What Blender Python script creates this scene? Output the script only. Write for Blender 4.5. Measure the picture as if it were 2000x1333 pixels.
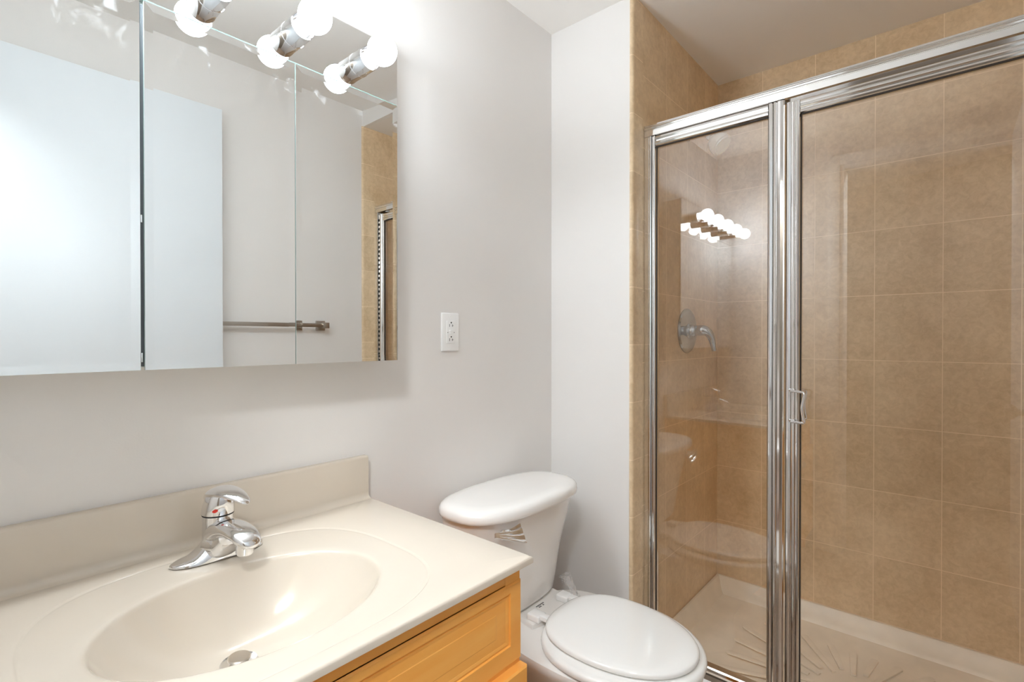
import bpy, bmesh, math, random
from mathutils import Vector, Matrix
random.seed(7)
S = bpy.context.scene
COL = S.collection
for o in list(bpy.data.objects):
    bpy.data.objects.remove(o, do_unlink=True)

# ------------------------------------------------------------------ camera
cam_d = bpy.data.cameras.new('camera')
cam = bpy.data.objects.new('camera', cam_d)
COL.objects.link(cam)
cam_d.sensor_width = 36.0
cam_d.lens = 986.74 / 2000.0 * 36.0
cam_d.clip_start = 0.01
cam.location = (1.1244, 0.0, 1.1911)
cam.rotation_euler = (math.radians(90 - 0.354), 0.0, math.radians(40.946))
S.camera = cam
# ------------------------------------------------------------------ world, exposure
W = bpy.data.worlds.new('world')
S.world = W
W.use_nodes = True
W.node_tree.nodes['Background'].inputs[0].default_value = (0.9, 0.95, 1.0, 1)
W.node_tree.nodes['Background'].inputs[1].default_value = 0.05
HALL_FILL = 62.0                     # emission strength of the fill light added outside the doorway
BULB = 41.0                     # emission strength of the five globe bulbs (the room's only lamps)
S.view_settings.view_transform = 'Standard'
S.view_settings.look = 'None'
S.view_settings.exposure = 1.15
S.view_settings.gamma = 1.0
S.view_settings.use_curve_mapping = False
S.cycles.use_denoising = True
S.cycles.max_bounces = 16
S.cycles.diffuse_bounces = 12
S.cycles.glossy_bounces = 8
S.cycles.transparent_max_bounces = 24
S.cycles.sample_clamp_indirect = 6.0
S.cycles.sample_clamp_direct = 6.0

# ------------------------------------------------------------------ helpers
def srgb(r, g, b):
    f = lambda c: (c/255/12.92) if c/255 <= .04045 else ((c/255+.055)/1.055)**2.4
    return (f(r), f(g), f(b), 1)

def new_mat(name):
    m = bpy.data.materials.new(name)
    m.use_nodes = True
    nt = m.node_tree
    b = nt.nodes['Principled BSDF']
    return m, nt, b

def lnk(nt, a, b): nt.links.new(a, b)

def simple(name, col, rough=.5, metal=0., coat=0., spec=.5, noise=0., nscale=40., bump=0., bscale=200.):
    m, nt, b = new_mat(name)
    b.inputs['Base Color'].default_value = col
    b.inputs['Roughness'].default_value = rough
    b.inputs['Metallic'].default_value = metal
    b.inputs['Coat Weight'].default_value = coat
    b.inputs['Coat Roughness'].default_value = .05
    b.inputs['Specular IOR Level'].default_value = spec
    tc = nt.nodes.new('ShaderNodeNewGeometry')
    if noise:
        n = nt.nodes.new('ShaderNodeTexNoise'); n.inputs['Scale'].default_value = nscale; n.inputs['Detail'].default_value = 6
        lnk(nt, tc.outputs['Position'], n.inputs['Vector'])
        r = nt.nodes.new('ShaderNodeValToRGB')
        r.color_ramp.elements[0].position = .3; r.color_ramp.elements[1].position = .7
        r.color_ramp.elements[0].color = tuple(c*(1-noise) for c in col[:3]) + (1,)
        r.color_ramp.elements[1].color = tuple(min(1, c*(1+noise)) for c in col[:3]) + (1,)
        lnk(nt, n.outputs['Fac'], r.inputs['Fac']); lnk(nt, r.outputs['Color'], b.inputs['Base Color'])
    if bump:
        n2 = nt.nodes.new('ShaderNodeTexNoise'); n2.inputs['Scale'].default_value = bscale; n2.inputs['Detail'].default_value = 4
        lnk(nt, tc.outputs['Position'], n2.inputs['Vector'])
        bp = nt.nodes.new('ShaderNodeBump'); bp.inputs['Strength'].default_value = bump; bp.inputs['Distance'].default_value = .002
        lnk(nt, n2.outputs['Fac'], bp.inputs['Height']); lnk(nt, bp.outputs['Normal'], b.inputs['Normal'])
    return m

M = {}
M['wall'] = simple('warm_grey_wall_paint', srgb(229, 226, 223), .55, noise=.012, nscale=3, bump=.06, bscale=260)
M['ceiling'] = simple('ceiling_paint', srgb(238, 235, 231), .7, bump=.08, bscale=180)
M['trim'] = simple('white_trim_paint', srgb(238, 239, 238), .35)
M['door'] = simple('white_door_paint', srgb(220, 225, 229), .4)
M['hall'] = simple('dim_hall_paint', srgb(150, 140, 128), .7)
M['chrome'] = simple('chrome', (.83, .83, .84, 1), .07, 1.)
M['alum'] = simple('bright_anodised_aluminium', (.82, .81, .80, 1), .08, 1.)
M['nickel'] = simple('brushed_nickel', (.42, .38, .34, 1), .28, 1.)
M['wrapchrome'] = simple('film_wrapped_chrome', (.84, .83, .80, 1), .2, .6, coat=.8, bump=1.0, bscale=70)
M['darkchrome'] = simple('darkened_chrome', (.50, .50, .51, 1), .10, 1.)  # shower valve chrome, base darkened in place of its darker reflections
M['stopper'] = simple('satin_stopper', (.58, .52, .45, 1), .35, 1.)
M['porcelain'] = simple('white_porcelain', srgb(232, 229, 225), .12, coat=.5)
M['seat'] = simple('white_seat_enamel', srgb(235, 234, 231), .06, coat=.3, bump=.02, bscale=14)
M['marble'] = simple('cream_cultured_marble', srgb(209, 198, 183), .14, coat=.3, noise=.012, nscale=9)
M['tray'] = simple('cream_shower_tray', srgb(244, 233, 216), .35, noise=.05, nscale=14)
M['plate'] = simple('white_plastic_plate', srgb(240, 240, 239), .3)
M['dark'] = simple('dark_recess', srgb(35, 33, 32), .7)
M['rubber'] = simple('dark_gasket', srgb(60, 52, 46), .6)
M['cabgrey'] = simple('door_gap_grey', srgb(95, 98, 102), .5)
M['glassedge'] = simple('green_glass_edge', srgb(196, 212, 208), .15, coat=.5)
M['red'] = simple('red_mark', srgb(200, 40, 25), .4)
M['blue'] = simple('blue_mark', srgb(60, 80, 130), .4)
M['white'] = simple('white_cabinet_enamel', srgb(225, 225, 222), .4)
M['ink'] = simple('grey_print', srgb(70, 70, 72), .6)
M['floor'] = simple('brown_floor_tile', srgb(150, 128, 108), .4, noise=.12, nscale=12)

def mirror_mat():
    m, nt, b = new_mat('silvered_mirror')
    b.inputs['Base Color'].default_value = (.90, .915, .905, 1)
    b.inputs['Metallic'].default_value = 1
    b.inputs['Roughness'].default_value = 0.0
    # dusty smudges
    d = nt.nodes.new('ShaderNodeBsdfDiffuse'); d.inputs[0].default_value = (.85, .87, .88, 1)
    mix = nt.nodes.new('ShaderNodeMixShader')
    g = nt.nodes.new('ShaderNodeNewGeometry')
    n = nt.nodes.new('ShaderNodeTexNoise'); n.inputs['Scale'].default_value = 26; n.inputs['Detail'].default_value = 5
    n.inputs['Distortion'].default_value = .8
    r = nt.nodes.new('ShaderNodeValToRGB')
    r.color_ramp.elements[0].position = .60; r.color_ramp.elements[0].color = (0, 0, 0, 1)
    r.color_ramp.elements[1].position = .80; r.color_ramp.elements[1].color = (.38, .38, .38, 1)
    lnk(nt, g.outputs['Position'], n.inputs['Vector']); lnk(nt, n.outputs['Fac'], r.inputs['Fac'])
    sp = nt.nodes.new('ShaderNodeSeparateXYZ'); lnk(nt, g.outputs['Position'], sp.inputs[0])
    mr = nt.nodes.new('ShaderNodeMapRange')       # smears only along the top of the doors
    mr.inputs['From Min'].default_value = 1.655; mr.inputs['From Max'].default_value = 1.745
    lnk(nt, sp.outputs['Z'], mr.inputs['Value'])
    mu = nt.nodes.new('ShaderNodeMath'); mu.operation = 'MULTIPLY'
    lnk(nt, r.outputs['Color'], mu.inputs[0]); lnk(nt, mr.outputs['Result'], mu.inputs[1])
    lnk(nt, mu.outputs[0], mix.inputs[0]); lnk(nt, b.outputs[0], mix.inputs[1]); lnk(nt, d.outputs[0], mix.inputs[2])
    lnk(nt, mix.outputs[0], nt.nodes['Material Output'].inputs['Surface'])
    return m
M['mirror'] = mirror_mat()
M['platemirror'] = simple('mirror_strip', (.90, .915, .91, 1), 0.0, 1.)

def glass_mat(name, tint, f0, film=0.):
    m = bpy.data.materials.new(name); m.use_nodes = True
    nt = m.node_tree; nt.nodes.remove(nt.nodes['Principled BSDF'])
    g = nt.nodes.new('ShaderNodeNewGeometry')
    dot = nt.nodes.new('ShaderNodeVectorMath'); dot.operation = 'DOT_PRODUCT'
    lnk(nt, g.outputs['Normal'], dot.inputs[0]); lnk(nt, g.outputs['Incoming'], dot.inputs[1])
    ab = nt.nodes.new('ShaderNodeMath'); ab.operation = 'ABSOLUTE'; lnk(nt, dot.outputs['Value'], ab.inputs[0])
    om = nt.nodes.new('ShaderNodeMath'); om.operation = 'SUBTRACT'; om.inputs[0].default_value = 1; lnk(nt, ab.outputs[0], om.inputs[1])
    pw = nt.nodes.new('ShaderNodeMath'); pw.operation = 'POWER'; pw.inputs[1].default_value = 5; lnk(nt, om.outputs[0], pw.inputs[0])
    ma = nt.nodes.new('ShaderNodeMath'); ma.operation = 'MULTIPLY_ADD'; ma.inputs[1].default_value = 1-f0; ma.inputs[2].default_value = f0
    lnk(nt, pw.outputs[0], ma.inputs[0])
    t = nt.nodes.new('ShaderNodeBsdfTransparent'); t.inputs[0].default_value = tint
    gl = nt.nodes.new('ShaderNodeBsdfGlossy'); gl.inputs['Roughness'].default_value = 0.0
    gl.inputs['Color'].default_value = (1, 1, 1, 1)
    mx = nt.nodes.new('ShaderNodeMixShader')
    lnk(nt, ma.outputs[0], mx.inputs[0]); lnk(nt, t.outputs[0], mx.inputs[1]); lnk(nt, gl.outputs[0], mx.inputs[2])
    out = nt.nodes['Material Output']
    if film:
        gl.inputs['Roughness'].default_value = .12
        d = nt.nodes.new('ShaderNodeBsdfDiffuse'); d.inputs[0].default_value = (.9, .9, .9, 1)
        m2 = nt.nodes.new('ShaderNodeMixShader'); m2.inputs[0].default_value = film
        lnk(nt, mx.outputs[0], m2.inputs[1]); lnk(nt, d.outputs[0], m2.inputs[2]); lnk(nt, m2.outputs[0], out.inputs['Surface'])
    else:
        lnk(nt, mx.outputs[0], out.inputs['Surface'])
    return m
M['glass'] = glass_mat('clear_shower_glass', (.985, .98, .97, 1), .06)
M['film'] = glass_mat('clear_plastic_film', (.97, .97, .97, 1), .10, .12)

def bulb_mat(name, col, power):
    m = bpy.data.materials.new(name); m.use_nodes = True
    nt = m.node_tree; nt.nodes.remove(nt.nodes['Principled BSDF'])
    e = nt.nodes.new('ShaderNodeEmission'); e.inputs[0].default_value = col; e.inputs[1].default_value = power
    lnk(nt, e.outputs[0], nt.nodes['Material Output'].inputs['Surface'])
    return m
M['bulb'] = bulb_mat('lit_globe_bulb', (.925, 1.02, 1.10, 1), BULB)

M['fillshade'] = bulb_mat('glowing_fill_shade', (.95, 1.01, 1.05, 1), HALL_FILL)  # glow of the added fill light behind the camera

TW, TH, GX, GZ = .1946, .2431, .5204, .3772
def tile_mat(name, axis, off_u, off_z, w=TW, h=TH):
    """tan ceramic tile with pale grout, laid on a wall whose horizontal axis is 'x' or 'y'"""
    m, nt, b = new_mat(name)
    g = nt.nodes.new('ShaderNodeNewGeometry')
    sp = nt.nodes.new('ShaderNodeSeparateXYZ'); lnk(nt, g.outputs['Position'], sp.inputs[0])
    au = nt.nodes.new('ShaderNodeMath'); au.operation = 'SUBTRACT'; au.inputs[1].default_value = off_u - 40*w
    az = nt.nodes.new('ShaderNodeMath'); az.operation = 'SUBTRACT'; az.inputs[1].default_value = off_z - 40*h
    lnk(nt, sp.outputs['X' if axis == 'x' else 'Y'], au.inputs[0]); lnk(nt, sp.outputs['Z'], az.inputs[0])
    cb = nt.nodes.new('ShaderNodeCombineXYZ'); lnk(nt, au.outputs[0], cb.inputs[0]); lnk(nt, az.outputs[0], cb.inputs[1])
    br = nt.nodes.new('ShaderNodeTexBrick')
    br.offset = 0; br.squash = 1
    br.inputs['Scale'].default_value = 1
    br.inputs['Brick Width'].default_value = w; br.inputs['Row Height'].default_value = h
    br.inputs['Mortar Size'].default_value = .0013; br.inputs['Mortar Smooth'].default_value = .15
    br.inputs['Bias'].default_value = 0
    br.inputs['Color1'].default_value = (.42, .42, .42, 1); br.inputs['Color2'].default_value = (.58, .58, .58, 1)
    br.inputs['Mortar'].default_value = (.5, .5, .5, 1)
    lnk(nt, cb.outputs[0], br.inputs['Vector'])
    n1 = nt.nodes.new('ShaderNodeTexNoise'); n1.inputs['Scale'].default_value = 55; n1.inputs['Detail'].default_value = 8
    n1.inputs['Roughness'].default_value = .65; n1.inputs['Distortion'].default_value = .6
    lnk(nt, g.outputs['Position'], n1.inputs['Vector'])
    n2 = nt.nodes.new('ShaderNodeTexNoise'); n2.inputs['Scale'].default_value = 9; n2.inputs['Detail'].default_value = 3
    lnk(nt, g.outputs['Position'], n2.inputs['Vector'])
    ad = nt.nodes.new('ShaderNodeMix'); ad.data_type = 'FLOAT'; ad.inputs[0].default_value = .4
    lnk(nt, n1.outputs['Fac'], ad.inputs[2]); lnk(nt, n2.outputs['Fac'], ad.inputs[3])
    ad2 = nt.nodes.new('ShaderNodeMix'); ad2.data_type = 'FLOAT'; ad2.inputs[0].default_value = .35
    lnk(nt, ad.outputs[0], ad2.inputs[2]); lnk(nt, br.outputs['Color'], ad2.inputs[3])
    rp = nt.nodes.new('ShaderNodeValToRGB')
    rp.color_ramp.elements[0].position = .40; rp.color_ramp.elements[0].color = srgb(206, 179, 142)
    rp.color_ramp.elements[1].position = .60; rp.color_ramp.elements[1].color = srgb(234, 210, 175)
    lnk(nt, ad2.outputs[0], rp.inputs['Fac'])
    mx = nt.nodes.new('ShaderNodeMix'); mx.data_type = 'RGBA'
    mx.inputs[7].default_value = srgb(246, 223, 193)
    lnk(nt, br.outputs['Fac'], mx.inputs[0]); lnk(nt, rp.outputs['Color'], mx.inputs[6])
    lnk(nt, mx.outputs[2], b.inputs['Base Color'])
    rr = nt.nodes.new('ShaderNodeMapRange'); rr.inputs['To Min'].default_value = .27; rr.inputs['To Max'].default_value = .42
    lnk(nt, n1.outputs['Fac'], rr.inputs['Value']); lnk(nt, rr.outputs['Result'], b.inputs['Roughness'])
    bp = nt.nodes.new('ShaderNodeBump'); bp.invert = True; bp.inputs['Strength'].default_value = .5; bp.inputs['Distance'].default_value = .0012
    lnk(nt, br.outputs['Fac'], bp.inputs['Height'])
    bp2 = nt.nodes.new('ShaderNodeBump'); bp2.inputs['Strength'].default_value = .10; bp2.inputs['Distance'].default_value = .001
    lnk(nt, n1.outputs['Fac'], bp2.inputs['Height']); lnk(nt, bp.outputs['Normal'], bp2.inputs['Normal'])
    lnk(nt, bp2.outputs['Normal'], b.inputs['Normal'])
    return m
M['tile_back'] = tile_mat('tan_tile_back', 'x', GX, GZ)
M['tile_side'] = tile_mat('tan_tile_side', 'y', 2.162, GZ)
M['tile_trim'] = tile_mat('tan_tile_bullnose', 'y', 1.50, 1.1683, 4.0, .1905)

def wood_mat():
    m, nt, b = new_mat('honey_maple')
    g = nt.nodes.new('ShaderNodeNewGeometry')
    mp = nt.nodes.new('ShaderNodeMapping'); mp.inputs['Scale'].default_value = (14, 2.0, 14)
    lnk(nt, g.outputs['Position'], mp.inputs['Vector'])
    n = nt.nodes.new('ShaderNodeTexNoise'); n.inputs['Scale'].default_value = 1.6; n.inputs['Detail'].default_value = 7; n.inputs['Distortion'].default_value = 1.1
    lnk(nt, mp.outputs[0], n.inputs['Vector'])
    r = nt.nodes.new('ShaderNodeValToRGB')
    r.color_ramp.elements[0].position = .3; r.color_ramp.elements[0].color = srgb(244, 168, 76)
    r.color_ramp.elements[1].position = .75; r.color_ramp.elements[1].color = srgb(250, 186, 96)
    lnk(nt, n.outputs['Fac'], r.inputs['Fac']); lnk(nt, r.outputs['Color'], b.inputs['Base Color'])
    b.inputs['Roughness'].default_value = .35; b.inputs['Coat Weight'].default_value = .2; b.inputs['Coat Roughness'].default_value = .15
    return m
M['wood'] = wood_mat()
M['wooddark'] = simple('dark_groove_wood', srgb(140, 86, 36), .5)  # darker brown for the groove faces of the panels

# ---- mesh builders (all in world coordinates)
def B(): return bmesh.new()

def box(bm, x0, x1, y0, y1, z0, z1, bev=0., seg=2, mi=0):
    vs = [bm.verts.new(p) for p in ((x0,y0,z0),(x1,y0,z0),(x1,y1,z0),(x0,y1,z0),(x0,y0,z1),(x1,y0,z1),(x1,y1,z1),(x0,y1,z1))]
    fs = [bm.faces.new([vs[i] for i in f]) for f in ((0,3,2,1),(4,5,6,7),(0,1,5,4),(1,2,6,5),(2,3,7,6),(3,0,4,7))]
    for f in fs: f.material_index = mi
    if bev:
        es = list({e for f in fs for e in f.edges})
        r = bmesh.ops.bevel(bm, geom=es, offset=bev, segments=seg, profile=.5, affect='EDGES')
        for f in r['faces']: f.material_index = mi
    return fs

def loft(bm, rings, cap0=True, cap1=True, closed=True, mi=0):
    R = [[bm.verts.new(p) for p in r] for r in rings]
    n = len(R[0])
    for a, b in zip(R, R[1:]):
        for i in range(n if closed else n-1):
            j = (i+1) % n
            f = bm.faces.new((a[i], a[j], b[j], b[i])); f.material_index = mi
    if cap0: bm.faces.new(list(reversed(R[0]))).material_index = mi
    if cap1: bm.faces.new(R[-1]).material_index = mi
    return R

def lathe(bm, prof, origin, axis, n=40, mi=0):
    """prof: (r, h) along axis"""
    a = Vector(axis).normalized()
    u = a.orthogonal().normalized(); v = a.cross(u)
    o = Vector(origin)
    rings = []
    for r, h in prof:
        r = max(r, 1e-5)
        rings.append([o + a*h + (u*math.cos(2*math.pi*i/n) + v*math.sin(2*math.pi*i/n))*r for i in range(n)])
    return loft(bm, rings, mi=mi)

def catmull(pts, k):
    P = [Vector(p) for p in pts]; P = [P[0]*2-P[1]] + P + [P[-1]*2-P[-2]]
    out = []
    for i in range(1, len(P)-2):
        for s in range(k):
            t = s/k
            out.append(.5*((2*P[i]) + (P[i+1]-P[i-1])*t + (2*P[i-1]-5*P[i]+4*P[i+1]-P[i+2])*t*t + (3*P[i]-P[i-1]-3*P[i+1]+P[i+2])*t**3))
    out.append(P[-2]); return out

def sweep(bm, pts, radii, up=(0,0,1), n=20, exp=2., smooth=4, mi=0):
    """elliptical tube; radii = list of (side, up) per point"""
    if smooth > 1:
        rp = catmull([(r[0], r[1], 0) for r in radii], smooth)
        pts = catmull(pts, smooth); radii = [(max(1e-4, q.x), max(1e-4, q.y)) for q in rp]
    P = [Vector(p) for p in pts]; U = Vector(up); rings = []
    for i, p in enumerate(P):
        t = (P[min(i+1, len(P)-1)] - P[max(i-1, 0)]).normalized()
        s = t.cross(U).normalized(); w = s.cross(t)
        ring = []
        for k in range(n):
            a = 2*math.pi*k/n; c, d = math.cos(a), math.sin(a)
            c = math.copysign(abs(c)**(2/exp), c); d = math.copysign(abs(d)**(2/exp), d)
            ring.append(p + s*c*radii[i][0] + w*d*radii[i][1])
        rings.append(ring)
    return loft(bm, rings, mi=mi)

def prism_x(bm, prof, x0, x1, mi=0):
    """closed (y,z) profile extruded along x"""
    return loft(bm, [[(x0, y, z) for y, z in prof], [(x1, y, z) for y, z in prof]], mi=mi)
def prism_z(bm, prof, z0, z1, mi=0):
    return loft(bm, [[(x, y, z0) for x, y in prof], [(x, y, z1) for x, y in prof]], mi=mi)

def superell(cx, cy, ax, ay, z, n=64, e=2., ax2=None):
    out = []
    for i in range(n):
        a = 2*math.pi*i/n; c, s = math.cos(a), math.sin(a)
        c2 = math.copysign(abs(c)**(2/e), c); s2 = math.copysign(abs(s)**(2/e), s)
        out.append((cx + c2*(ax if c >= 0 or ax2 is None else ax2), cy + s2*ay, z))
    return out

def link(name, bm, mats, parent=None, smooth=35, loc=None):
    bmesh.ops.recalc_face_normals(bm, faces=bm.faces[:])
    off = Vector((0, 0, 0))
    if parent is not None:
        p = parent
        while p is not None: off += p.location; p = p.parent
    elif loc is not None:
        off = Vector(loc)
    bmesh.ops.translate(bm, verts=bm.verts[:], vec=-off)
    me = bpy.data.meshes.new(name); bm.to_mesh(me); bm.free()
    for m in (mats if isinstance(mats, (list, tuple)) else [mats]): me.materials.append(M[m])
    if smooth:
        me.polygons.foreach_set('use_smooth', [True]*len(me.polygons))
        me.set_sharp_from_angle(angle=math.radians(smooth))
    o = bpy.data.objects.new(name, me); COL.objects.link(o)
    if parent is not None: o.parent = parent
    elif loc is not None: o.location = loc
    return o

def thing(name, loc, label, cat, group=None):
    o = bpy.data.objects.new(name, None); o.location = loc; COL.objects.link(o)
    o.empty_display_size = .05
    o['label'] = label; o['category'] = cat
    if group: o['group'] = group
    return o
def tag(o, label, cat, group=None):
    o['label'] = label; o['category'] = cat
    if group: o['group'] = group
    return o
def struct(name, bm, mats, parent=None, smooth=35):
    o = link(name, bm, mats, parent, smooth)
    if parent is None: o['kind'] = 'structure'
    return o

# ------------------------------------------------------------------ room shell
ZC = 2.3185          # ceiling
XR = 1.457           # right wall
YS = 1.52            # face of the partition beside the shower
YB = 2.3136          # tiled back wall of the shower
YF = -.06            # wall with the doorway, behind the camera
XS = .336            # tiled left wall of the shower
b = B(); box(b, -.1, XR+.1, -1.5, YB+.1, -.06, 0); struct('floor', b, 'floor', smooth=0)
ZR, ZW = 2.402, 2.43    # the room's ceiling climbs toward the right wall; the shower's own ceiling stays level
b = B()
loft(b, [[(x, y, z) for x, z in ((-.1, ZC), (.33, ZC), (XR+.1, ZR+.007), (XR+.1, ZR+.07), (-.1, ZR+.07))] for y in (-1.5, YS+.02)])
box(b, -.1, XR+.1, YS+.02, YB+.1, ZC, ZR+.07)
struct('ceiling', b, 'ceiling', smooth=0)
b = B()
loft(b, [[(x, y, z) for x, z in ((.33, ZC), (XR, ZC), (XR, ZR+.03))] for y in (YS, YS+.019)])
struct('wall_soffit', b, 'wall', smooth=0)
b = B(); box(b, -.1, 0, YF-.12, YB+.1, 0, ZC); struct('wall_left', b, 'wall', smooth=0)
b = B(); box(b, XR, XR+.1, YF-.12, YB+.1, 0, ZW); struct('wall_right', b, 'wall', smooth=0)
b = B(); box(b, 0, XR, YB+.008, YB+.1, 0, ZC); struct('wall_back', b, 'wall', smooth=0)
b = B(); box(b, 0, XS-.008, YS, YB+.008, 0, ZC); struct('wall_partition', b, 'wall', smooth=0)
# doorway wall behind the camera
DX0, DX1, DZ = .665, 1.40, 2.135
b = B()
box(b, 0, DX0, YF-.12, YF, 0, ZW); box(b, DX1, XR, YF-.12, YF, 0, ZW); box(b, DX0, DX1, YF-.12, YF, DZ, ZW)
struct('wall_front', b, 'wall', smooth=0)
b = B()   # casing and jamb lining round the doorway
for x0, x1 in ((DX0-.055, DX0), (DX1, DX1+.055)):
    box(b, x0, x1, YF, YF+.016, 0, DZ+.055, .004)
box(b, DX0, DX1, YF, YF+.016, DZ, DZ+.055, .004)
box(b, DX0, DX0+.018, YF-.12, YF+.004, 0, DZ, .002); box(b, DX1-.018, DX1, YF-.12, YF+.004, 0, DZ, .002)
box(b, DX0+.018, DX1-.018, YF-.12, YF+.004, DZ-.018, DZ, .002)
struct('trim_1', b, 'trim')
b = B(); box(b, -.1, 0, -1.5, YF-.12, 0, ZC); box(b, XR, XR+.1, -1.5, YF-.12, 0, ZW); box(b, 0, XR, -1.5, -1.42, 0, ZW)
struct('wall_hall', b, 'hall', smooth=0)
# unseen fill light added outside the doorway, built as a flush ceiling lamp
hl = thing('hall_fill_light', (1.29, -.52, 2.380), 'added fill light shaped as a round white flush lamp, unseen outside the doorway', 'fill light')
b = B(); lathe(b, [(.165, 0), (.165, -.012), (.155, -.018), (.15, -.012), (0, -.012)], (1.29, -.52, 2.380), (0, 0, 1), 48); link('fill_light_base', b, 'trim', hl)
b = B(); lathe(b, [(.148, -.012), (.146, -.024), (.12, -.036), (.06, -.042), (0, -.043)], (1.29, -.52, 2.380), (0, 0, 1), 48); link('fill_light_shade', b, 'fillshade', hl)
# baseboards
b = B(); box(b, 0, .012, .735, YS, 0, .085, .003); struct('baseboard_left', b, 'trim')
b = B(); box(b, .012, XS-.01, YS-.012, YS, 0, .085, .003); struct('baseboard_partition', b, 'trim')
b = B(); box(b, XR-.012, XR, YF, YS-.005, 0, .085, .003); struct('baseboard_right', b, 'trim')
# open door leaf, folded back along the right wall
DXL, DYE = 1.335, .788
b = B(); box(b, DXL, DXL+.035, YF+.02, DYE, .012, 2.125, .002)
d1 = struct('door_1', b, 'door')
b = B()
lathe(b, [(.032, 0), (.032, .006), (.012, .01), (.011, .03), (.024, .04), (.029, .052), (.024, .064), (.0, .068)], (DXL, DYE-.065, .93), (-1, 0, 0))
link('door_knob', b, 'nickel', d1)
# shower tile
b = B(); box(b, XS-.008, XS, 1.583, YB, .0, ZC); struct('wall_shower_left', b, 'tile_side', smooth=0)
b = B(); box(b, XS-.008, XR, YB, YB+.008, .0, ZC); struct('wall_shower_back', b, 'tile_back', smooth=0)
b = B(); box(b, XR-.008, XR, 1.583, YB, .0, ZC); struct('wall_shower_right', b, 'tile_side', smooth=0)
def bull(x_in, sgn):
    """bullnose strip: rounded front edge toward the room"""
    pr = [(x_in-sgn*.012, 1.583), (x_in-sgn*.012, 1.514)]
    for i in range(9):
        a = math.pi/2*i/8
        pr.append((x_in-sgn*.012 + sgn*(.0035+.009*math.sin(a)), 1.524 - .012*math.cos(a)))
    pr.append((x_in+sgn*.0005, 1.583))
    return pr
b = B(); prism_z(b, bull(XS, 1), .0, ZC); struct('trim_2', b, 'tile_trim', smooth=40)
b = B(); prism_z(b, bull(XR-.008, -1), .0, ZC); struct('trim_3', b, 'tile_trim', smooth=40)

# ------------------------------------------------------------------ medicine cabinet
XMIR = .104
CY0, CY1, CZ0, CZ1 = -.018, .749, 1.137, 1.757
mc = thing('medicine_cabinet', (0, .3655, CZ0), 'medicine cabinet with three mirror doors hanging on the wall above the sink', 'mirror cabinet')
b = B(); box(b, .001, .092, CY0+.003, CY1-.003, CZ0+.004, CZ1, .001)
link('cabinet_box', b, 'white', mc)
b = B(); box(b, .092, .0965, CY0+.006, CY1-.006, CZ0+.006, CZ1-.006)  # dark grey sheet that shows through the gaps between the doors
link('door_backing', b, 'cabgrey', mc)
def mirror_door(y0, y1):
    b = B(); bw, bd = .013, .00042
    x1 = XMIR; x0 = .0975
    o = [(y0, CZ0), (y1, CZ0), (y1, CZ1-.0015), (y0, CZ1-.0015)]
    i = [(y0+bw, CZ0+bw), (y1-bw, CZ0+bw), (y1-bw, CZ1-.0015-bw), (y0+bw, CZ1-.0015-bw)]
    vb = [b.verts.new((x0, y, z)) for y, z in o]
    vo = [b.verts.new((x1, y, z)) for y, z in o]
    vi = [b.verts.new((x1-bd, y, z)) for y, z in i]
    b.faces.new(vb).material_index = 1
    b.faces.new(vi).material_index = 0
    for k in range(4):
        j = (k+1) % 4
        b.faces.new((vb[k], vb[j], vo[j], vo[k])).material_index = 1
        b.faces.new((vo[k], vo[j], vi[j], vi[k])).material_index = 0
    return link('mirror_door', b, ['mirror', 'glassedge'], mc, smooth=0)
mirror_door(CY0, .2308); mirror_door(.2370, .4944); mirror_door(.4962, CY1)
for z0, z1 in ((1.150, 1.166), (1.385, 1.398)):
    b = B(); box(b, .0925, .0985, .2325, .2352, z0, z1, .0005); link('door_hinge', b, 'chrome', mc)

# ------------------------------------------------------------------ vanity light bar
vl = thing('vanity_light', (0, .3655, CZ1), 'mirrored strip light with five glowing globe bulbs above the mirror cabinet', 'wall light')
LZ1 = 1.893
b = B(); box(b, .001, .0965, CY0+.003, CY1-.003, CZ1+.002, LZ1-.002, .001)
link('light_box', b, 'white', vl)
b = B(); fs = box(b, .0968, XMIR, CY0, CY1, CZ1+.0008, LZ1, mi=1)
fs[3].material_index = 0
link('mirror_strip', b, ['platemirror', 'glassedge'], vl, smooth=0)
BY = [.643-.1525*k for k in range(5)]
BZ, BX, BR = 1.812, .196, .0315
for y in BY:
    b = B()
    lathe(b, [(.0262, 0), (.0262, .0015), (.0252, .002), (.0252, .044), (.0258, .045), (.0258, .0475), (.0238, .0475), (.0232, .02), (.0, .02)], (XMIR, y, BZ), (1, 0, 0), 48)
    so = link('socket', b, 'chrome', vl)
    b = B()
    pr = [(.0, .021), (.0135, .021), (.0140, .038), (.017, .047)]
    c = BX-XMIR
    for i in range(15):
        a = math.radians(146 - i*146/14.0)
        pr.append((BR*math.sin(a), c + BR*-math.cos(math.pi-a)))
    lathe(b, pr, (XMIR, y, BZ), (1, 0, 0), 40)
    link('bulb', b, 'bulb', vl, smooth=60)

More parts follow.
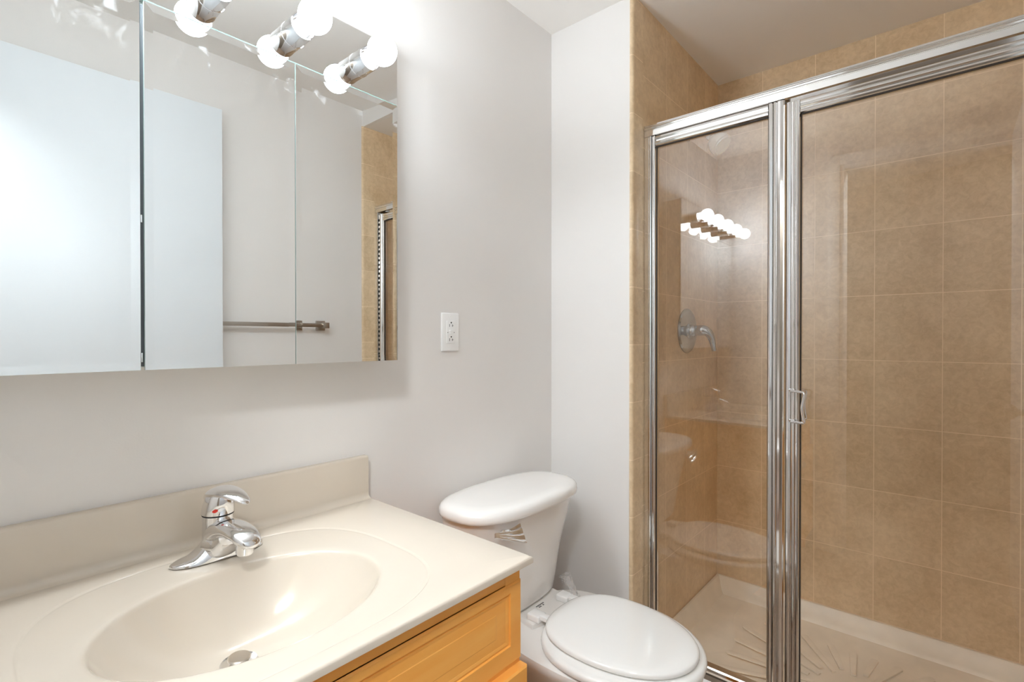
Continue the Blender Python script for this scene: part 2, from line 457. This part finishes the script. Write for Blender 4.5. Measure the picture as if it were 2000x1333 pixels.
# ------------------------------------------------------------------ outlet
ou = thing('wall_outlet', (0, 1.0115, 1.151), 'white electrical outlet plate on the grey wall right of the mirror', 'outlet')
oy, oz = 1.0115, 1.2082
b = B(); box(b, .0, .0062, oy-.035, oy+.035, oz-.0572, oz+.0572, .004, 3); link('cover_plate', b, 'plate', ou)
b = B(); box(b, .004, .0076, oy-.0165, oy+.0165, oz-.0335, oz+.0335, .0008)
rec = link('receptacle', b, 'plate', ou)
for s in (1, -1):
    b = B()
    z0 = oz + s*.021
    lathe(b, [(.0024, 0), (.0024, .0006), (0, .0006)], (.0076, oy+.001, z0+.007), (1, 0, 0), 12)
    box(b, .0074, .0081, oy-.0063, oy-.0049, z0-.0055, z0+.0025)
    box(b, .0074, .0081, oy+.0048, oy+.0062, z0-.005, z0+.0018)
    box(b, .0074, .0081, oy+.0062, oy+.0098, z0-.0024, z0-.0012)
    link('plug_slots', b, 'dark', rec, smooth=0)
b = B()
box(b, .0074, .0086, oy-.0062, oy+.0062, oz-.0060, oz-.0012, .0004); box(b, .0074, .0086, oy-.0062, oy+.0062, oz+.0012, oz+.0060, .0004)
link('test_button', b, 'plate', rec)
for dy in (.0125, -.0125):
    b = B(); lathe(b, [(.0013, 0), (.0013, .0006), (0, .0006)], (.0076, oy+dy, oz-.001), (1, 0, 0), 10)
    link('indicator', b, 'ink', rec)
for s in (1, -1):
    b = B(); lathe(b, [(.0028, 0), (.0026, .0008), (0, .001)], (.0060, oy, oz+s*.0485), (1, 0, 0), 16)
    link('screw', b, 'plate', ou)

# ------------------------------------------------------------------ vanity cabinet
VY0, VY1 = -.052, .7145
vc = thing('vanity_cabinet', (.26, .33, 0), 'honey maple vanity cabinet with raised panel front under the cream sink top', 'cabinet')
b = B()
box(b, .004, .505, VY1-.018, VY1, .0, .7755, .001)          # sides
box(b, .004, .505, VY0, VY0+.018, .0, .7755, .001)
box(b, .004, .016, VY0+.018, VY1-.018, .0, .7755)            # back
box(b, .016, .505, VY0+.018, VY1-.018, .09, .106)            # bottom
box(b, .44, .455, VY0+.018, VY1-.018, .0, .09)               # toe kick
box(b, .505, .5235, VY1-.04, VY1, .09, .7755, .001); box(b, .505, .5235, VY0, VY0+.04, .09, .7755, .001)
box(b, .505, .5235, VY0+.04, VY1-.04, .7465, .7755, .001); box(b, .505, .5235, VY0+.04, VY1-.04, .570, .610)
box(b, .505, .5235, VY0+.04, VY1-.04, .09, .13)
link('carcass', b, 'wood', vc)
def panel_front(name, xf, xb, y0, y1, z0, z1, st, rb, rt):
    """frame-and-raised-panel front: nested rectangles stepping in depth"""
    b = B()
    cy0, cy1, cz0, cz1 = y0+st, y1-st, z0+rb, z1-rt
    lv = [(y0, y1, z0, z1, xb, 0), (y0, y1, z0, z1, xf-.003, 0), (y0+.003, y1-.003, z0+.003, z1-.003, xf, 0),
          (cy0, cy1, cz0, cz1, xf, 0), (cy0+.0015, cy1-.0015, cz0+.0015, cz1-.0015, xf-.005, 1),
          (cy0+.003, cy1-.003, cz0+.003, cz1-.003, xf-.005, 1), (cy0+.005, cy1-.005, cz0+.005, cz1-.005, xf-.0022, 0),
          (cy0+.010, cy1-.010, cz0+.010, cz1-.010, xf-.0032, 0), (cy0+.0145, cy1-.0145, cz0+.0145, cz1-.0145, xf-.0085, 0),
          (cy0+.0165, cy1-.0165, cz0+.0165, cz1-.0165, xf-.0098, 1),
          (cy0+.034, cy1-.034, cz0+.026, cz1-.026, xf-.0035, 0), (cy0+.036, cy1-.036, cz0+.0275, cz1-.0275, xf-.003, 0)]
    R = [[b.verts.new((x, y, z)) for y, z in ((a, c), (d, c), (d, e), (a, e))] for a, d, c, e, x, m in lv]
    b.faces.new(R[0]); b.faces.new(R[-1])
    for k in range(len(R)-1):
        for i in range(4):
            j = (i+1) % 4
            f = b.faces.new((R[k][i], R[k][j], R[k+1][j], R[k+1][i])); f.material_index = 1 if (lv[k+1][5] and lv[k][5]) else 0
    return link(name, b, ['wood', 'wooddark'], vc, smooth=0)
panel_front('drawer_front', .5275, .524, VY0+.004, VY1+.0005, .600, .7455, .0305, .034, .0155)
ym = (VY0+VY1)/2
for y0, y1 in ((VY0+.004, ym-.002), (ym+.002, VY1+.001)):
    dr = panel_front('cabinet_door', .5425, .524, y0, y1, .115, .5925, .05, .05, .05)
    b = B(); yk = y1-.028 if y0 < 0 else y0+.028
    lathe(b, [(.008, 0), (.006, .004), (.006, .012), (.014, .018), (.0155, .024), (.010, .029), (0, .030)], (.5425, yk, .545), (1, 0, 0), 24)
    link('knob', b, 'nickel', dr)

# ------------------------------------------------------------------ vanity top with integral oval bowl
ZT = .79
vt = thing('sink', (.27, .33, .7765), 'cream cultured marble sink top with integral oval bowl on the maple cabinet', 'sink')
TX0, TX1, TY0, TY1 = .0005, .547, -.056, .7255
BCX, BCY, BA, BB = .312, .328, .152, .203
def counter():
    b = B()
    N = 160
    ang = [2*math.pi*i/N for i in range(N)]
    # swap nearest samples for exact corner angles
    for cx, cy in ((TX0, TY0), (TX1, TY0), (TX1, TY1), (TX0, TY1)):
        a = math.atan2(cy-BCY, cx-BCX) % (2*math.pi)
        k = min(range(N), key=lambda i: abs((ang[i]-a+math.pi) % (2*math.pi)-math.pi)); ang[k] = a
    def rect(a, inset=0.):
        c, s = math.cos(a), math.sin(a)
        tx = ((TX1-inset-BCX)/c) if c > 1e-9 else ((TX0+inset-BCX)/c if c < -1e-9 else 1e9)
        ty = ((TY1-inset-BCY)/s) if s > 1e-9 else ((TY0+inset-BCY)/s if s < -1e-9 else 1e9)
        t = min(tx, ty); return (BCX+c*t, BCY+s*t)
    def ell(a, k):   # point of the rim ellipse in direction a
        c, s = math.cos(a), math.sin(a); t = k/math.sqrt((c/BA)**2+(s/BB)**2); return (BCX+c*t, BCY+s*t)
    def ring(a, d=0.):
        c, s = math.cos(a), math.sin(a); n = 3.0
        ax = .205 if c > 0 else .242; ay = .262
        t = (abs(c/ax)**n+abs(s/ay)**n)**(-1/n) + d; return (BCX+c*t, BCY+s*t)
    rings = []
    D = .115
    ox, oyb = -.052, -.007     # bowl bottom sits a little to the back
    for r in (.105, .17, .25, .35, .45, .55, .65, .74, .82, .88, .93, .96, .98):
        z = -D*(1-r**2.9) - .007
        sh = (1-r)**1.3
        rings.append([(ell(a, r)[0]+ox*sh, ell(a, r)[1]+oyb*sh, ZT+z) for a in ang])
    for r, z in ((.992, -.0092), (1.004, -.0070), (1.016, -.0058), (1.04, -.0050), (1.10, -.0043)):
        rings.append([ell(a, r)+(ZT+z,) for a in ang])
    def mixp(p, q, t): return (p[0]*(1-t)+q[0]*t, p[1]*(1-t)+q[1]*t)
    for t, z in ((.35, -.0034), (.7, -.0024), (.95, -.0018)):
        rings.append([mixp(ell(a, 1.10), ring(a, -.004), t)+(ZT+z,) for a in ang])
    for d, z in ((-.003, -.0018), (-.0008, -.0022), (.0012, -.0006), (.0035, 0)):
        rings.append([ring(a, d)+(ZT+z,) for a in ang])
    for t in (.5,):
        rings.append([mixp(ring(a, .0035), rect(a, .004), t)+(ZT,) for a in ang])
    rings.append([rect(a, .004)+(ZT,) for a in ang])
    rings.append([rect(a, .0015)+(ZT-.001,) for a in ang])
    rings.append([rect(a, 0)+(ZT-.004,) for a in ang])
    rings.append([rect(a, 0)+(ZT-.0125,) for a in ang])
    rings.append([rect(a, .002)+(ZT-.0138,) for a in ang])
    rings.append([rect(a, .03)+(ZT-.0138,) for a in ang])
    loft(b, rings, cap0=False, cap1=False)
    return b
cb_ = counter()
link('countertop', cb_, 'marble', vt, smooth=50)
b = B()      # backsplash with cove at the foot and rounded top end
pr = [(.0008, ZT-.002), (.0008, ZT+.1035), (.002, ZT+.105), (.015, ZT+.105), (.019, ZT+.1035), (.0205, ZT+.100), (.0205, ZT+.016)]
for i in range(7):
    a = math.radians(90*i/6); pr.append((.0205+.014*(1-math.cos(a)), ZT+.014*(1-math.sin(a))+.0002))
pr.append((.0345, ZT-.002))
loft(b, [[(x, y, z) for x, z in pr] for y in (TY0+.001, TY1-.004)])
link('backsplash', b, 'marble', vt, smooth=50)
# drain
DXC, DYC, DZC = .2665, .3220, ZT-.1208
b = B()
lathe(b, [(.0275, 0.003), (.0265, .004), (.0225, .0025), (.0175, .0), (.0165, -.02), (.0, -.02)], (DXC, DYC, DZC), (0, 0, 1), 40)
dn = link('drain_flange', b, 'chrome', vt)
b = B()
lathe(b, [(.005, -.018), (.005, .006), (.012, .0072), (.0162, .0088), (.0166, .0112), (.0152, .0126), (.007, .0132), (0, .0133)], (DXC, DYC, DZC), (.06, 0, 1), 36)
link('stopper', b, 'stopper', dn)

# ------------------------------------------------------------------ faucet
FX, FY = .098, .350
fa = thing('faucet', (FX, FY, ZT), 'chrome single-handle bathroom faucet standing behind the oval bowl', 'faucet')
b = B()
rings = []                     # boat-shaped deck plate rising to the body
L = .079
for i in range(41):
    t = -1+2*i/40; y = FY + t*L
    w = .0275*(1-abs(t)**3.0)**.55 + .0006
    h = .004 + .050*max(0, 1-abs(t)/.60)**1.45 + .010*(1-abs(t)**2)
    ring = []
    for k in range(21):
        a = math.pi*k/20
        c, q = math.cos(a), math.sin(a)
        ring.append((FX+.001 + math.copysign(abs(c)**.8, c)*w*(1-.28*q*max(0, 1-abs(t)*1.2)), y, ZT-.0012 + h*abs(q)**.7))
    rings.append(ring)
loft(b, rings, closed=True)
# leaning column
sweep(b, [(FX, FY, ZT+.012), (FX-.0005, FY, ZT+.035), (FX-.001, FY, ZT+.060), (FX-.001, FY, ZT+.0745)], [(.0275, .0285), (.0262, .0272), (.0258, .0262), (.0262, .0262)], up=(1, 0, 0), n=36)
# spout: broad hooded tongue drooping over the bowl
sweep(b, [(FX-.004, FY, ZT+.038), (FX+.028, FY+.002, ZT+.053), (FX+.056, FY+.006, ZT+.059), (FX+.084, FY+.010, ZT+.056), (FX+.104, FY+.013, ZT+.0485), (FX+.114, FY+.0145, ZT+.041), (FX+.117, FY+.015, ZT+.037)],
      [(.0262, .024), (.0258, .017), (.0252, .0135), (.0245, .012), (.0215, .0105), (.0145, .007), (.004, .002)], n=32, exp=2.35, smooth=5)
# apron under the spout down to the deck
sweep(b, [(FX+.004, FY, ZT+.020), (FX+.020, FY+.001, ZT+.021), (FX+.032, FY+.003, ZT+.027), (FX+.046, FY+.004, ZT+.040)], [(.032, .021), (.028, .0205), (.024, .018), (.019, .012)], n=28, exp=2.5)
link('faucet_body', b, 'chrome', fa, smooth=60)
b = B()
lathe(b, [(.0150, .026), (.0152, .013), (.0146, .012), (.0146, .003), (.0130, 0), (.0098, 0), (.0093, .004), (0, .004)], (FX+.091, FY+.011, ZT+.0225), (.12, .015, 1), 36)
link('aerator', b, 'chrome', fa)
b = B()      # handle: tilted dome with a beak
dome = []
for i in range(15):
    t = i/14
    z = ZT+.0775 + .0450*math.sin(t*math.pi/2)
    r = .0272*math.cos(t*math.pi/2)**.55 + .0004
    dome.append(superell(FX-.001+.010*t, FY+.003*t, r*1.02, r, z, 40))
loft(b, dome)
sweep(b, [(FX-.018, FY-.001, ZT+.104), (FX+.004, FY+.002, ZT+.1155), (FX+.028, FY+.009, ZT+.1175), (FX+.050, FY+.0165, ZT+.113), (FX+.066, FY+.0225, ZT+.1055), (FX+.071, FY+.0245, ZT+.1015)],
      [(.019, .011), (.0245, .0110), (.0225, .0086), (.0175, .0062), (.0105, .004), (.003, .001)], n=28, smooth=5)
hd = link('handle', b, 'chrome', fa, smooth=60)
b = B(); lathe(b, [(.0262, 0), (.0268, .001), (.0268, .0024), (.0262, .0034)], (FX-.001, FY, ZT+.0742), (0, 0, 1), 40); link('handle_ring', b, 'dark', fa)
def badge(y0, y1, mat):
    bb = B(); rr = []
    for i in range(9):
        t = i/8; a = y0+(y1-y0)*t
        x = FX-.001 + .0300*math.cos(a); y = FY + .0290*math.sin(a)
        hh = .0030*math.sin(math.pi*(.1+.8*t))
        rr.append([(x, y, ZT+.0895-hh+.004*math.sin(a)), (x, y, ZT+.0895+hh+.004*math.sin(a))])
    loft(bb, rr, cap0=False, cap1=False, closed=False)
    return link('temperature_mark', bb, mat, hd)
badge(math.radians(-38), math.radians(-20), 'red'); badge(math.radians(-20), math.radians(2), 'plate')
b = B()
lathe(b, [(.0022, 0), (.0022, .040), (.007, .042), (.0098, .045), (.0085, .049), (0, .051)], (FX-.050, FY+.0, ZT), (0, 0, 1), 20)
link('lift_rod', b, 'chrome', fa)

# ------------------------------------------------------------------ toilet
TC = 1.140          # tank centre line
SC = 1.200          # bowl and seat centre line
to = thing('toilet', (.33, 1.18, 0), 'white two-piece toilet with closed lid between vanity and shower', 'toilet')
b = B()
tank = []
for i, (z, xb, xf, hw, e) in enumerate(((.388, .045, .172, .178, 3.2), (.390, .040, .180, .187, 3.2), (.40, .034, .186, .193, 3.2), (.45, .030, .194, .199, 3.2), (.55, .024, .214, .206, 3.0), (.64, .020, .234, .221, 3.1), (.706, .018, .246, .231, 3.2), (.7075, .024, .240, .226, 3.2))):
    tank.append(superell((xb+xf)/2, TC, (xf-xb)/2, hw, z, 72, e))
loft(b, tank)
link('tank', b, 'porcelain', to, smooth=50)
b = B()
lid = []
for z, ins in ((.7065, .010), (.708, .003), (.7095, .001), (.716, 0), (.728, .0015), (.7345, .006), (.7395, .014), (.7425, .026), (.744, .045), (.7445, .09)):
    lid.append(superell(.1385, TC, .1315-ins, .2455-ins, z, 80, 2.75))
loft(b, lid)
link('tank_lid', b, 'porcelain', to, smooth=50)
# flush lever: fan-shaped blade on a short pivot
b = B()
lathe(b, [(.013, 0), (.013, .006), (.009, .009), (.009, .016), (0, .017)], (.2325, .988, .672), (1, 0, 0), 24)
rr = []                  # blade flaring from a narrow tip to a ribbed fan
for i in range(14):
    t = i/13
    y = .940 + .100*t
    h = .004 + .0175*t**1.2
    zc = .6890 - .0215*t
    x = .2500 + .0065*math.sin(math.pi*min(1, t*1.05)) - .003*t
    sec = []
    for k in range(13):
        q = -1+2*k/12
        rib = .0016*abs(math.sin(q*math.pi*1.5))*t
        sec.append((x + .015*(1-q)*(.3+.7*t) + rib, y + .004*q, zc + h*q + rib*.7))
    sec += [(x - .004 + .013*(1-q)*(.3+.7*t), y + .004*q, zc + h*q - .003) for q in (1, .5, 0, -.5, -1)]
    rr.append(sec)
loft(b, rr)
link('flush_handle', b, 'chrome', to, smooth=25)
def egg(xb, xf, hw, c, z, e_b=2.6, e_f=2.0, n=72, fr=.45):
    xm = xb+(xf-xb)*fr; out = []
    for i in range(n):
        a = 2*math.pi*i/n; cc, s = math.cos(a), math.sin(a)
        e = e_f if cc >= 0 else e_b
        x = xm + math.copysign(abs(cc)**(2/e), cc)*((xf-xm) if cc >= 0 else (xm-xb))
        out.append((x, c + math.copysign(abs(s)**(2/e), s)*hw, z))
    return out
b = B()
bw = []
for z, xb, xf, hw, eb in ((.0, .20, .50, .115, 3), (.02, .19, .505, .118, 3), (.05, .20, .50, .108, 3), (.12, .20, .50, .104, 3), (.20, .17, .545, .125, 3), (.27, .15, .60, .160, 3), (.32, .14, .645, .186, 3), (.345, .135, .668, .198, 3), (.362, .133, .678, .203, 3), (.371, .138, .675, .200, 3), (.374, .150, .664, .190, 3)):
    bw.append(egg(xb, xf, hw, SC, z, eb, 2.0))
loft(b, bw)
# tank platform
pl = [(.10, 1.128), (.245, 1.10), (.26, 1.16), (.26, 1.26), (.245, 1.305), (.10, 1.318)]
loft(b, [[(x, y, .27) for x, y in pl], [(x, y, .381) for x, y in pl], [(x*.985+.003, SC+.015+(y-SC-.015)*.97, .3855) for x, y in pl]])
link('bowl', b, 'porcelain', to, smooth=45)
b = B()
sr = []
for z, ins in ((.3765, .006), (.378, .001), (.384, 0), (.390, .002), (.394, .007), (.3955, .014)):
    sr.append(egg(.262+ins, .684-ins, .197-ins, SC, z, 2.3, 2.0))
loft(b, sr)
link('seat', b, 'seat', to, smooth=50)
b = B()
sl = []
for z, ins in ((.3965, .010), (.398, .003), (.402, .0), (.407, .0), (.411, .003), (.4135, .009), (.4152, .022), (.4165, .05), (.417, .10)):
    sl.append(egg(.268+ins, .667-ins, .163-ins*.95, SC+.002, z, 2.5, 2.05, fr=.43))
loft(b, sl)
link('seat_lid', b, 'seat', to, smooth=50)
for y, rot in ((1.135, 0), (1.275, 0)):
    b = B()
    box(b, .212, .254, y-.019, y+.019, .385, .4045, .004, 3)
    box(b, .250, .286, y-.011, y+.011, .393, .4065, .003, 2)
    link('seat_hinge', b, 'plate', to)
b = B()      # tiny two-row grey print on the rim between the hinges
for r_, n_ in ((0, 6), (1, 4)):
    for k in range(n_):
        yy = 1.185+k*.0062+(.004 if r_ else 0); xx = .190+r_*.0075
        if r_ and k == 2: continue
        box(b, xx, xx+.0048, yy, yy+.0042, .3856, .3860)
link('print_mark', b, 'ink', to, smooth=0)

# crumpled plastic film left at the lid hinge
b = B()
rr = []
for i in range(15):
    t = i/14; ring = []
    cx, cy, cz = .185+.085*t, 1.335-.045*t, .418+.010*math.sin(t*5)-.012*t
    for k in range(14):
        a = 2*math.pi*k/14; rad = (.017-.008*t)*(1+.45*math.sin(k*2.4+i*1.7)+.25*random.uniform(-1, 1))
        ring.append((cx+.3*rad*math.sin(a*2), cy+rad*math.cos(a), cz+rad*.75*math.sin(a)))
    rr.append(ring)
loft(b, rr)
o = link('plastic_film', b, 'film', None, smooth=20, loc=(.22, 1.31, .40))
tag(o, 'crumpled clear plastic film sticking up at the toilet lid hinge', 'plastic film')

# ------------------------------------------------------------------ shower tray
st = thing('shower_tray', (.9, 1.94, 0), 'cream shower tray with radiating ribs on the shower floor behind the glass', 'shower tray')
b = B()
x0, x1, y0, y1 = XS+.001, XR-.009, 1.545, YB-.001
def trayring(i, zf, zb):
    return [(x0+i[0], y0+i[1], zf), (x1-i[0], y0+i[1], zf), (x1-i[0], 1.665, zf), (x1-i[0], 1.690, zb), (x1-i[0], y1-i[2], zb), (x0+i[0], y1-i[2], zb), (x0+i[0], 1.690, zb), (x0+i[0], 1.665, zf)]
FZ = .062
R = [trayring((0, 0, 0), 0, 0), trayring((0, 0, 0), .100, .131), trayring((.002, .004, .002), .104, .134), trayring((.011, .06, .011), .104, .134),
     trayring((.014, .105, .014), .102, .131)]
fl = lambda i, z: [(x0+i, 1.672+i*.4, z), (x1-i, 1.672+i*.4, z), (x1-i, 1.672+i*.4+.02, z), (x1-i, 1.72+i*.4, z), (x1-i, y1-i, z), (x0+i, y1-i, z), (x0+i, 1.72+i*.4, z), (x0+i, 1.672+i*.4+.02, z)]
R += [fl(.030, FZ+.020), fl(.040, FZ+.006), fl(.058, FZ), fl(.25, FZ-.012)]
loft(b, R, cap0=True, cap1=True)
DR = (.897, 1.925)
for k in range(24):
    a = 2*math.pi*(k+.5)/24
    ca, sa = math.cos(a), math.sin(a)
    lim = min((.39 if abs(ca) > .02 else 9)/max(abs(ca), .02), (.255 if sa > 0 else .17)/max(abs(sa), .02))
    r0, r1 = (.13 if k % 2 else .11), lim*.97
    if r1-r0 < .05: continue
    w0, w1 = .007, .012
    q = lambda r, w, z: (DR[0]+ca*r-sa*w, DR[1]+sa*r+ca*w, z)
    zr = lambda r: FZ-.012+.012*min(1, r/.34)
    outl = [(r0, -w0), (r0, w0), (r1-.008, w1), (r1, w1*.5), (r1, -w1*.5), (r1-.008, -w1)]
    loft(b, [[q(r, w, zr(r)-.002) for r, w in outl], [q(r, w, zr(r)+.0022) for r, w in outl], [q(r_ + (.003 if r_ < .2 else -.003), w*.75, zr(r_)+.003) for r_, w in outl]], cap0=False)
link('tray', b, 'tray', st, smooth=30)
b = B(); lathe(b, [(.0, .0), (.052, .0), (.052, .003), (.048, .005), (.010, .004), (.0, .004)], (DR[0], DR[1], FZ-.0115), (0, 0, 1), 36)
link('tray_drain', b, 'chrome', st)

# ------------------------------------------------------------------ shower enclosure
YE = 1.590       # front plane of the frame
se = thing('shower_enclosure', (.9, 1.615, .104), 'chrome framed glass shower enclosure with fixed panel and hinged door', 'shower enclosure')
XJ, XJR = XS+.0008, XR-.0088
b = B()      # header rail with ribs
hp = [(YE, 1.8700), (YE, 1.8865), (YE+.003, 1.8885), (YE+.003, 1.8905), (YE-.002, 1.8925), (YE-.003, 1.8960), (YE-.001, 1.8995), (YE+.004, 1.9005), (YE+.004, 1.9020), (YE+.001, 1.9040), (YE+.002, 1.9085), (YE+.010, 1.9125), (YE+.034, 1.9125), (YE+.046, 1.906), (YE+.048, 1.8700), (YE+.040, 1.8680), (YE+.040, 1.876), (YE+.008, 1.876), (YE+.008, 1.8680)]
prism_x(b, hp, XJ, XJR); link('header_rail', b, 'alum', se, smooth=25)
b = B()
def jamb(xw, s):
    pr = [(xw, YE+.002), (xw+s*.0165, YE+.002), (xw+s*.0165, YE+.006), (xw+s*.019, YE+.001), (xw+s*.0225, YE), (xw+s*.026, YE+.002), (xw+s*.026, YE+.040), (xw, YE+.044)]
    bb = B(); prism_z(bb, pr, .136, 1.8690); return bb
link('wall_jamb', jamb(XJ, 1), 'alum', se, smooth=25); link('wall_jamb', jamb(XJR, -1), 'alum', se, smooth=25)
b = B()      # bottom track
tp = [(YE-.006, .1045), (YE-.006, .112), (YE+.002, .118), (YE+.004, .132), (YE+.010, .134), (YE+.014, .122), (YE+.030, .122), (YE+.034, .1335), (YE+.042, .132), (YE+.050, .110), (YE+.052, .1045)]
prism_x(b, tp, XJ+.0005, XJR-.0005); link('bottom_track', b, 'alum', se, smooth=25)
def stile(x0_, x1_, z0, z1, ridges):
    """vertical aluminium stile with rounded ribs; ridges = relative widths"""
    pr = []; w = x1_-x0_
    u = 0
    pr.append((x0_, YE+.030))
    for r in ridges:
        a0, a1 = x0_+w*u, x0_+w*(u+r); u += r
        pr += [(a0+.0003, YE+.006), (a0+(a1-a0)*.18, YE+.0022), (a0+(a1-a0)*.5, YE+.0004), (a0+(a1-a0)*.82, YE+.0022), (a1-.0003, YE+.006)]
    pr.append((x1_, YE+.030))
    bb = B(); prism_z(bb, pr, z0, z1); return bb
def rail(z0, z1, xa, xb, ridges):
    pr = []; w = z1-z0; u = 0
    pr.append((YE+.030, z0))
    for r in ridges:
        a0, a1 = z0+w*u, z0+w*(u+r); u += r
        pr += [(YE+.006, a0+.0003), (YE+.0022, a0+(a1-a0)*.18), (YE+.0004, a0+(a1-a0)*.5), (YE+.0022, a0+(a1-a0)*.82), (YE+.006, a1-.0003)]
    pr.append((YE+.030, z1))
    bb = B(); prism_x(bb, pr, xa, xb); return bb
# fixed panel
PX0, PX1 = XJ+.027, .7665
fp = link('fixed_panel', stile(PX0, PX0+.0135, .136, 1.8675, (.35, .65)), 'alum', se, smooth=25)
link('panel_stile', stile(.7235, .7365, .136, 1.8675, (1.,)), 'alum', fp, smooth=25)
link('mullion_post', stile(.7368, PX1, .136, 1.8675, (.3, .7)), 'alum', fp, smooth=25)
link('panel_rail', rail(1.8330, 1.8675, PX0+.0136, .7234, (.5, .5)), 'alum', fp, smooth=25)
link('panel_rail', rail(.136, .160, PX0+.0136, .7234, (1.,)), 'alum', fp, smooth=25)
b = B(); box(b, PX0+.011, .7255, YE+.016, YE+.021, .155, 1.836); link('glass_pane', b, 'glass', fp, smooth=0)
b = B()
for (a0, a1, c0, c1) in ((PX0+.0136, PX0+.0156, .160, 1.833), (.7216, .7234, .160, 1.833), (PX0+.0136, .7234, 1.831, 1.833)):
    box(b, a0, a1, YE+.010, YE+.0155, c0, c1)
link('gasket', b, 'rubber', fp, smooth=0)
# hinged door
HX0, HX1 = .7705, 1.412
b = B()
sd = link('shower_door', stile(HX0, .8065, .142, 1.8565, (.42, .25, .33)), 'alum', se, smooth=25)
link('door_stile', stile(HX1-.036, HX1, .142, 1.8565, (.4, .6)), 'alum', sd, smooth=25)
link('door_rail', rail(1.8190, 1.8565, .8066, HX1-.0362, (.32, .28, .40)), 'alum', sd, smooth=25)
link('door_rail', rail(.142, .176, .8066, HX1-.0362, (.5, .5)), 'alum', sd, smooth=25)
b = B(); box(b, .8035, HX1-.033, YE+.016, YE+.021, .172, 1.822); link('glass_pane', b, 'glass', sd, smooth=0)
b = B()
for (a0, a1, c0, c1) in ((.8066, .8086, .176, 1.819), (HX1-.0385, HX1-.0362, .176, 1.819), (.8066, HX1-.0362, 1.817, 1.819)):
    box(b, a0, a1, YE+.010, YE+.0155, c0, c1)
link('gasket', b, 'rubber', sd, smooth=0)
b = B(); box(b, HX1+.0005, XJR-.0265, YE+.010, YE+.028, .142, 1.8565)
hg = link('piano_hinge', b, 'alum', sd, smooth=0)
b = B()
for k in range(70):
    z = .16+k*.0241
    lathe(b, [(.0034, 0), (.0034, .012), (0, .012)], (HX1+.004, YE+.009, z), (0, 0, 1), 8)
link('hinge_knuckles', b, 'dark', hg)
# back-to-back pulls
def pull(s, dx):
    bb = B()
    x, zt, zb = .7895, 1.043, .957
    yb = YE+.001 if s < 0 else YE+.030
    for z in (zt, zb):
        lathe(bb, [(0, 0), (.0055, .0005), (.0062, .004), (.0052, .008), (.003, .010), (.003, .014)], (x, yb, z), (0, s, 0), 20)
    y1 = yb+s*.013; y2 = yb+s*.030
    sweep(bb, [(x, y1, zt), (x+dx*.5, y1+s*.008, zt-.001), (x+dx, y2, zt-.003), (x+dx-.001, y2, zt-.020), (x+dx-.0045, y2, (zt+zb)/2), (x+dx-.002, y2, zb+.018), (x+dx, y2, zb+.002), (x+dx*.5, y1+s*.008, zb), (x, y1, zb)],
          [(.0036, .0034), (.0036, .0034), (.0038, .0036), (.0044, .004), (.0056, .0044), (.0044, .004), (.0038, .0036), (.0036, .0034), (.0036, .0034)], up=(1, .3, 0), n=14, smooth=4)
    return bb
link('door_pull', pull(-1, .034), 'chrome', sd, smooth=60)
link('door_pull', pull(1, .022), 'chrome', sd, smooth=60)

# ------------------------------------------------------------------ shower valve and head
VY, VZ = 1.962, 1.2184
sv = thing('shower_valve', (XS, VY, VZ), 'round chrome shower valve with curved lever on the tiled side wall', 'shower valve')
b = B(); lathe(b, [(.088, 0), (.088, .004), (.083, .009), (.060, .012), (.034, .014), (.030, .020), (0, .020)], (XS, VY, VZ), (1, 0, 0), 56); link('escutcheon', b, 'darkchrome', sv)
b = B()
lathe(b, [(.024, .018), (.024, .032), (.021, .034), (.021, .040)], (XS, VY, VZ), (1, 0, 0), 32)
sweep(b, [(XS+.034, VY, VZ), (XS+.060, VY+.000, VZ+.002), (XS+.080, VY+.004, VZ-.004), (XS+.094, VY+.008, VZ-.026), (XS+.100, VY+.010, VZ-.055), (XS+.104, VY+.011, VZ-.078)],
      [(.020, .020), (.0205, .0205), (.018, .017), (.0135, .011), (.0105, .008), (.009, .007)], up=(0, 1, 0), n=24)
link('lever', b, 'darkchrome', sv, smooth=60)
sh = thing('showerhead', (XS, VY, 1.99), 'film wrapped chrome shower head on a short arm high on the tiled side wall', 'shower head')
b = B(); lathe(b, [(.028, 0), (.027, .004), (.016, .010), (0, .011)], (XS, VY, 1.992), (1, 0, 0), 32); link('flange', b, 'chrome', sh)
b = B(); sweep(b, [(XS+.002, VY, 1.992), (XS+.035, VY, 1.990), (XS+.065, VY, 1.978), (XS+.088, VY, 1.962)], [(.0085, .0085)]*4, up=(0, 1, 0), n=18); link('arm', b, 'chrome', sh, smooth=60)
b = B()
ax = Vector((.72, -.12, -.69))
lathe(b, [(.010, -.008), (.013, .0), (.013, .010), (.018, .016), (.033, .030), (.040, .046), (.042, .060), (.041, .068), (.036, .070), (.034, .074), (0, .075)], (XS+.088, VY, 1.962), ax, 48)
link('spray_head', b, 'wrapchrome', sh, smooth=40)

# ------------------------------------------------------------------ towel bar on the right wall (seen in the mirror)
tb = thing('towel_bar', (XR, .95, 1.25), 'square brushed nickel towel bar on the right wall, seen in the mirror', 'towel bar')
TBZ = 1.252
b = B(); box(b, XR-.062, XR-.052, .60, 1.275, TBZ-.009, TBZ+.009, .001); link('bar', b, 'nickel', tb)
for y in (.60, 1.275):
    b = B(); box(b, XR-.008, XR, y-.024, y+.024, TBZ-.024, TBZ+.024, .002); box(b, XR-.056, XR-.008, y-.011, y+.011, TBZ-.011, TBZ+.011, .001)
    box(b, XR-.068, XR-.046, y-.014, y+.014, TBZ-.014, TBZ+.014, .0015)
    link('post', b, 'nickel', tb)
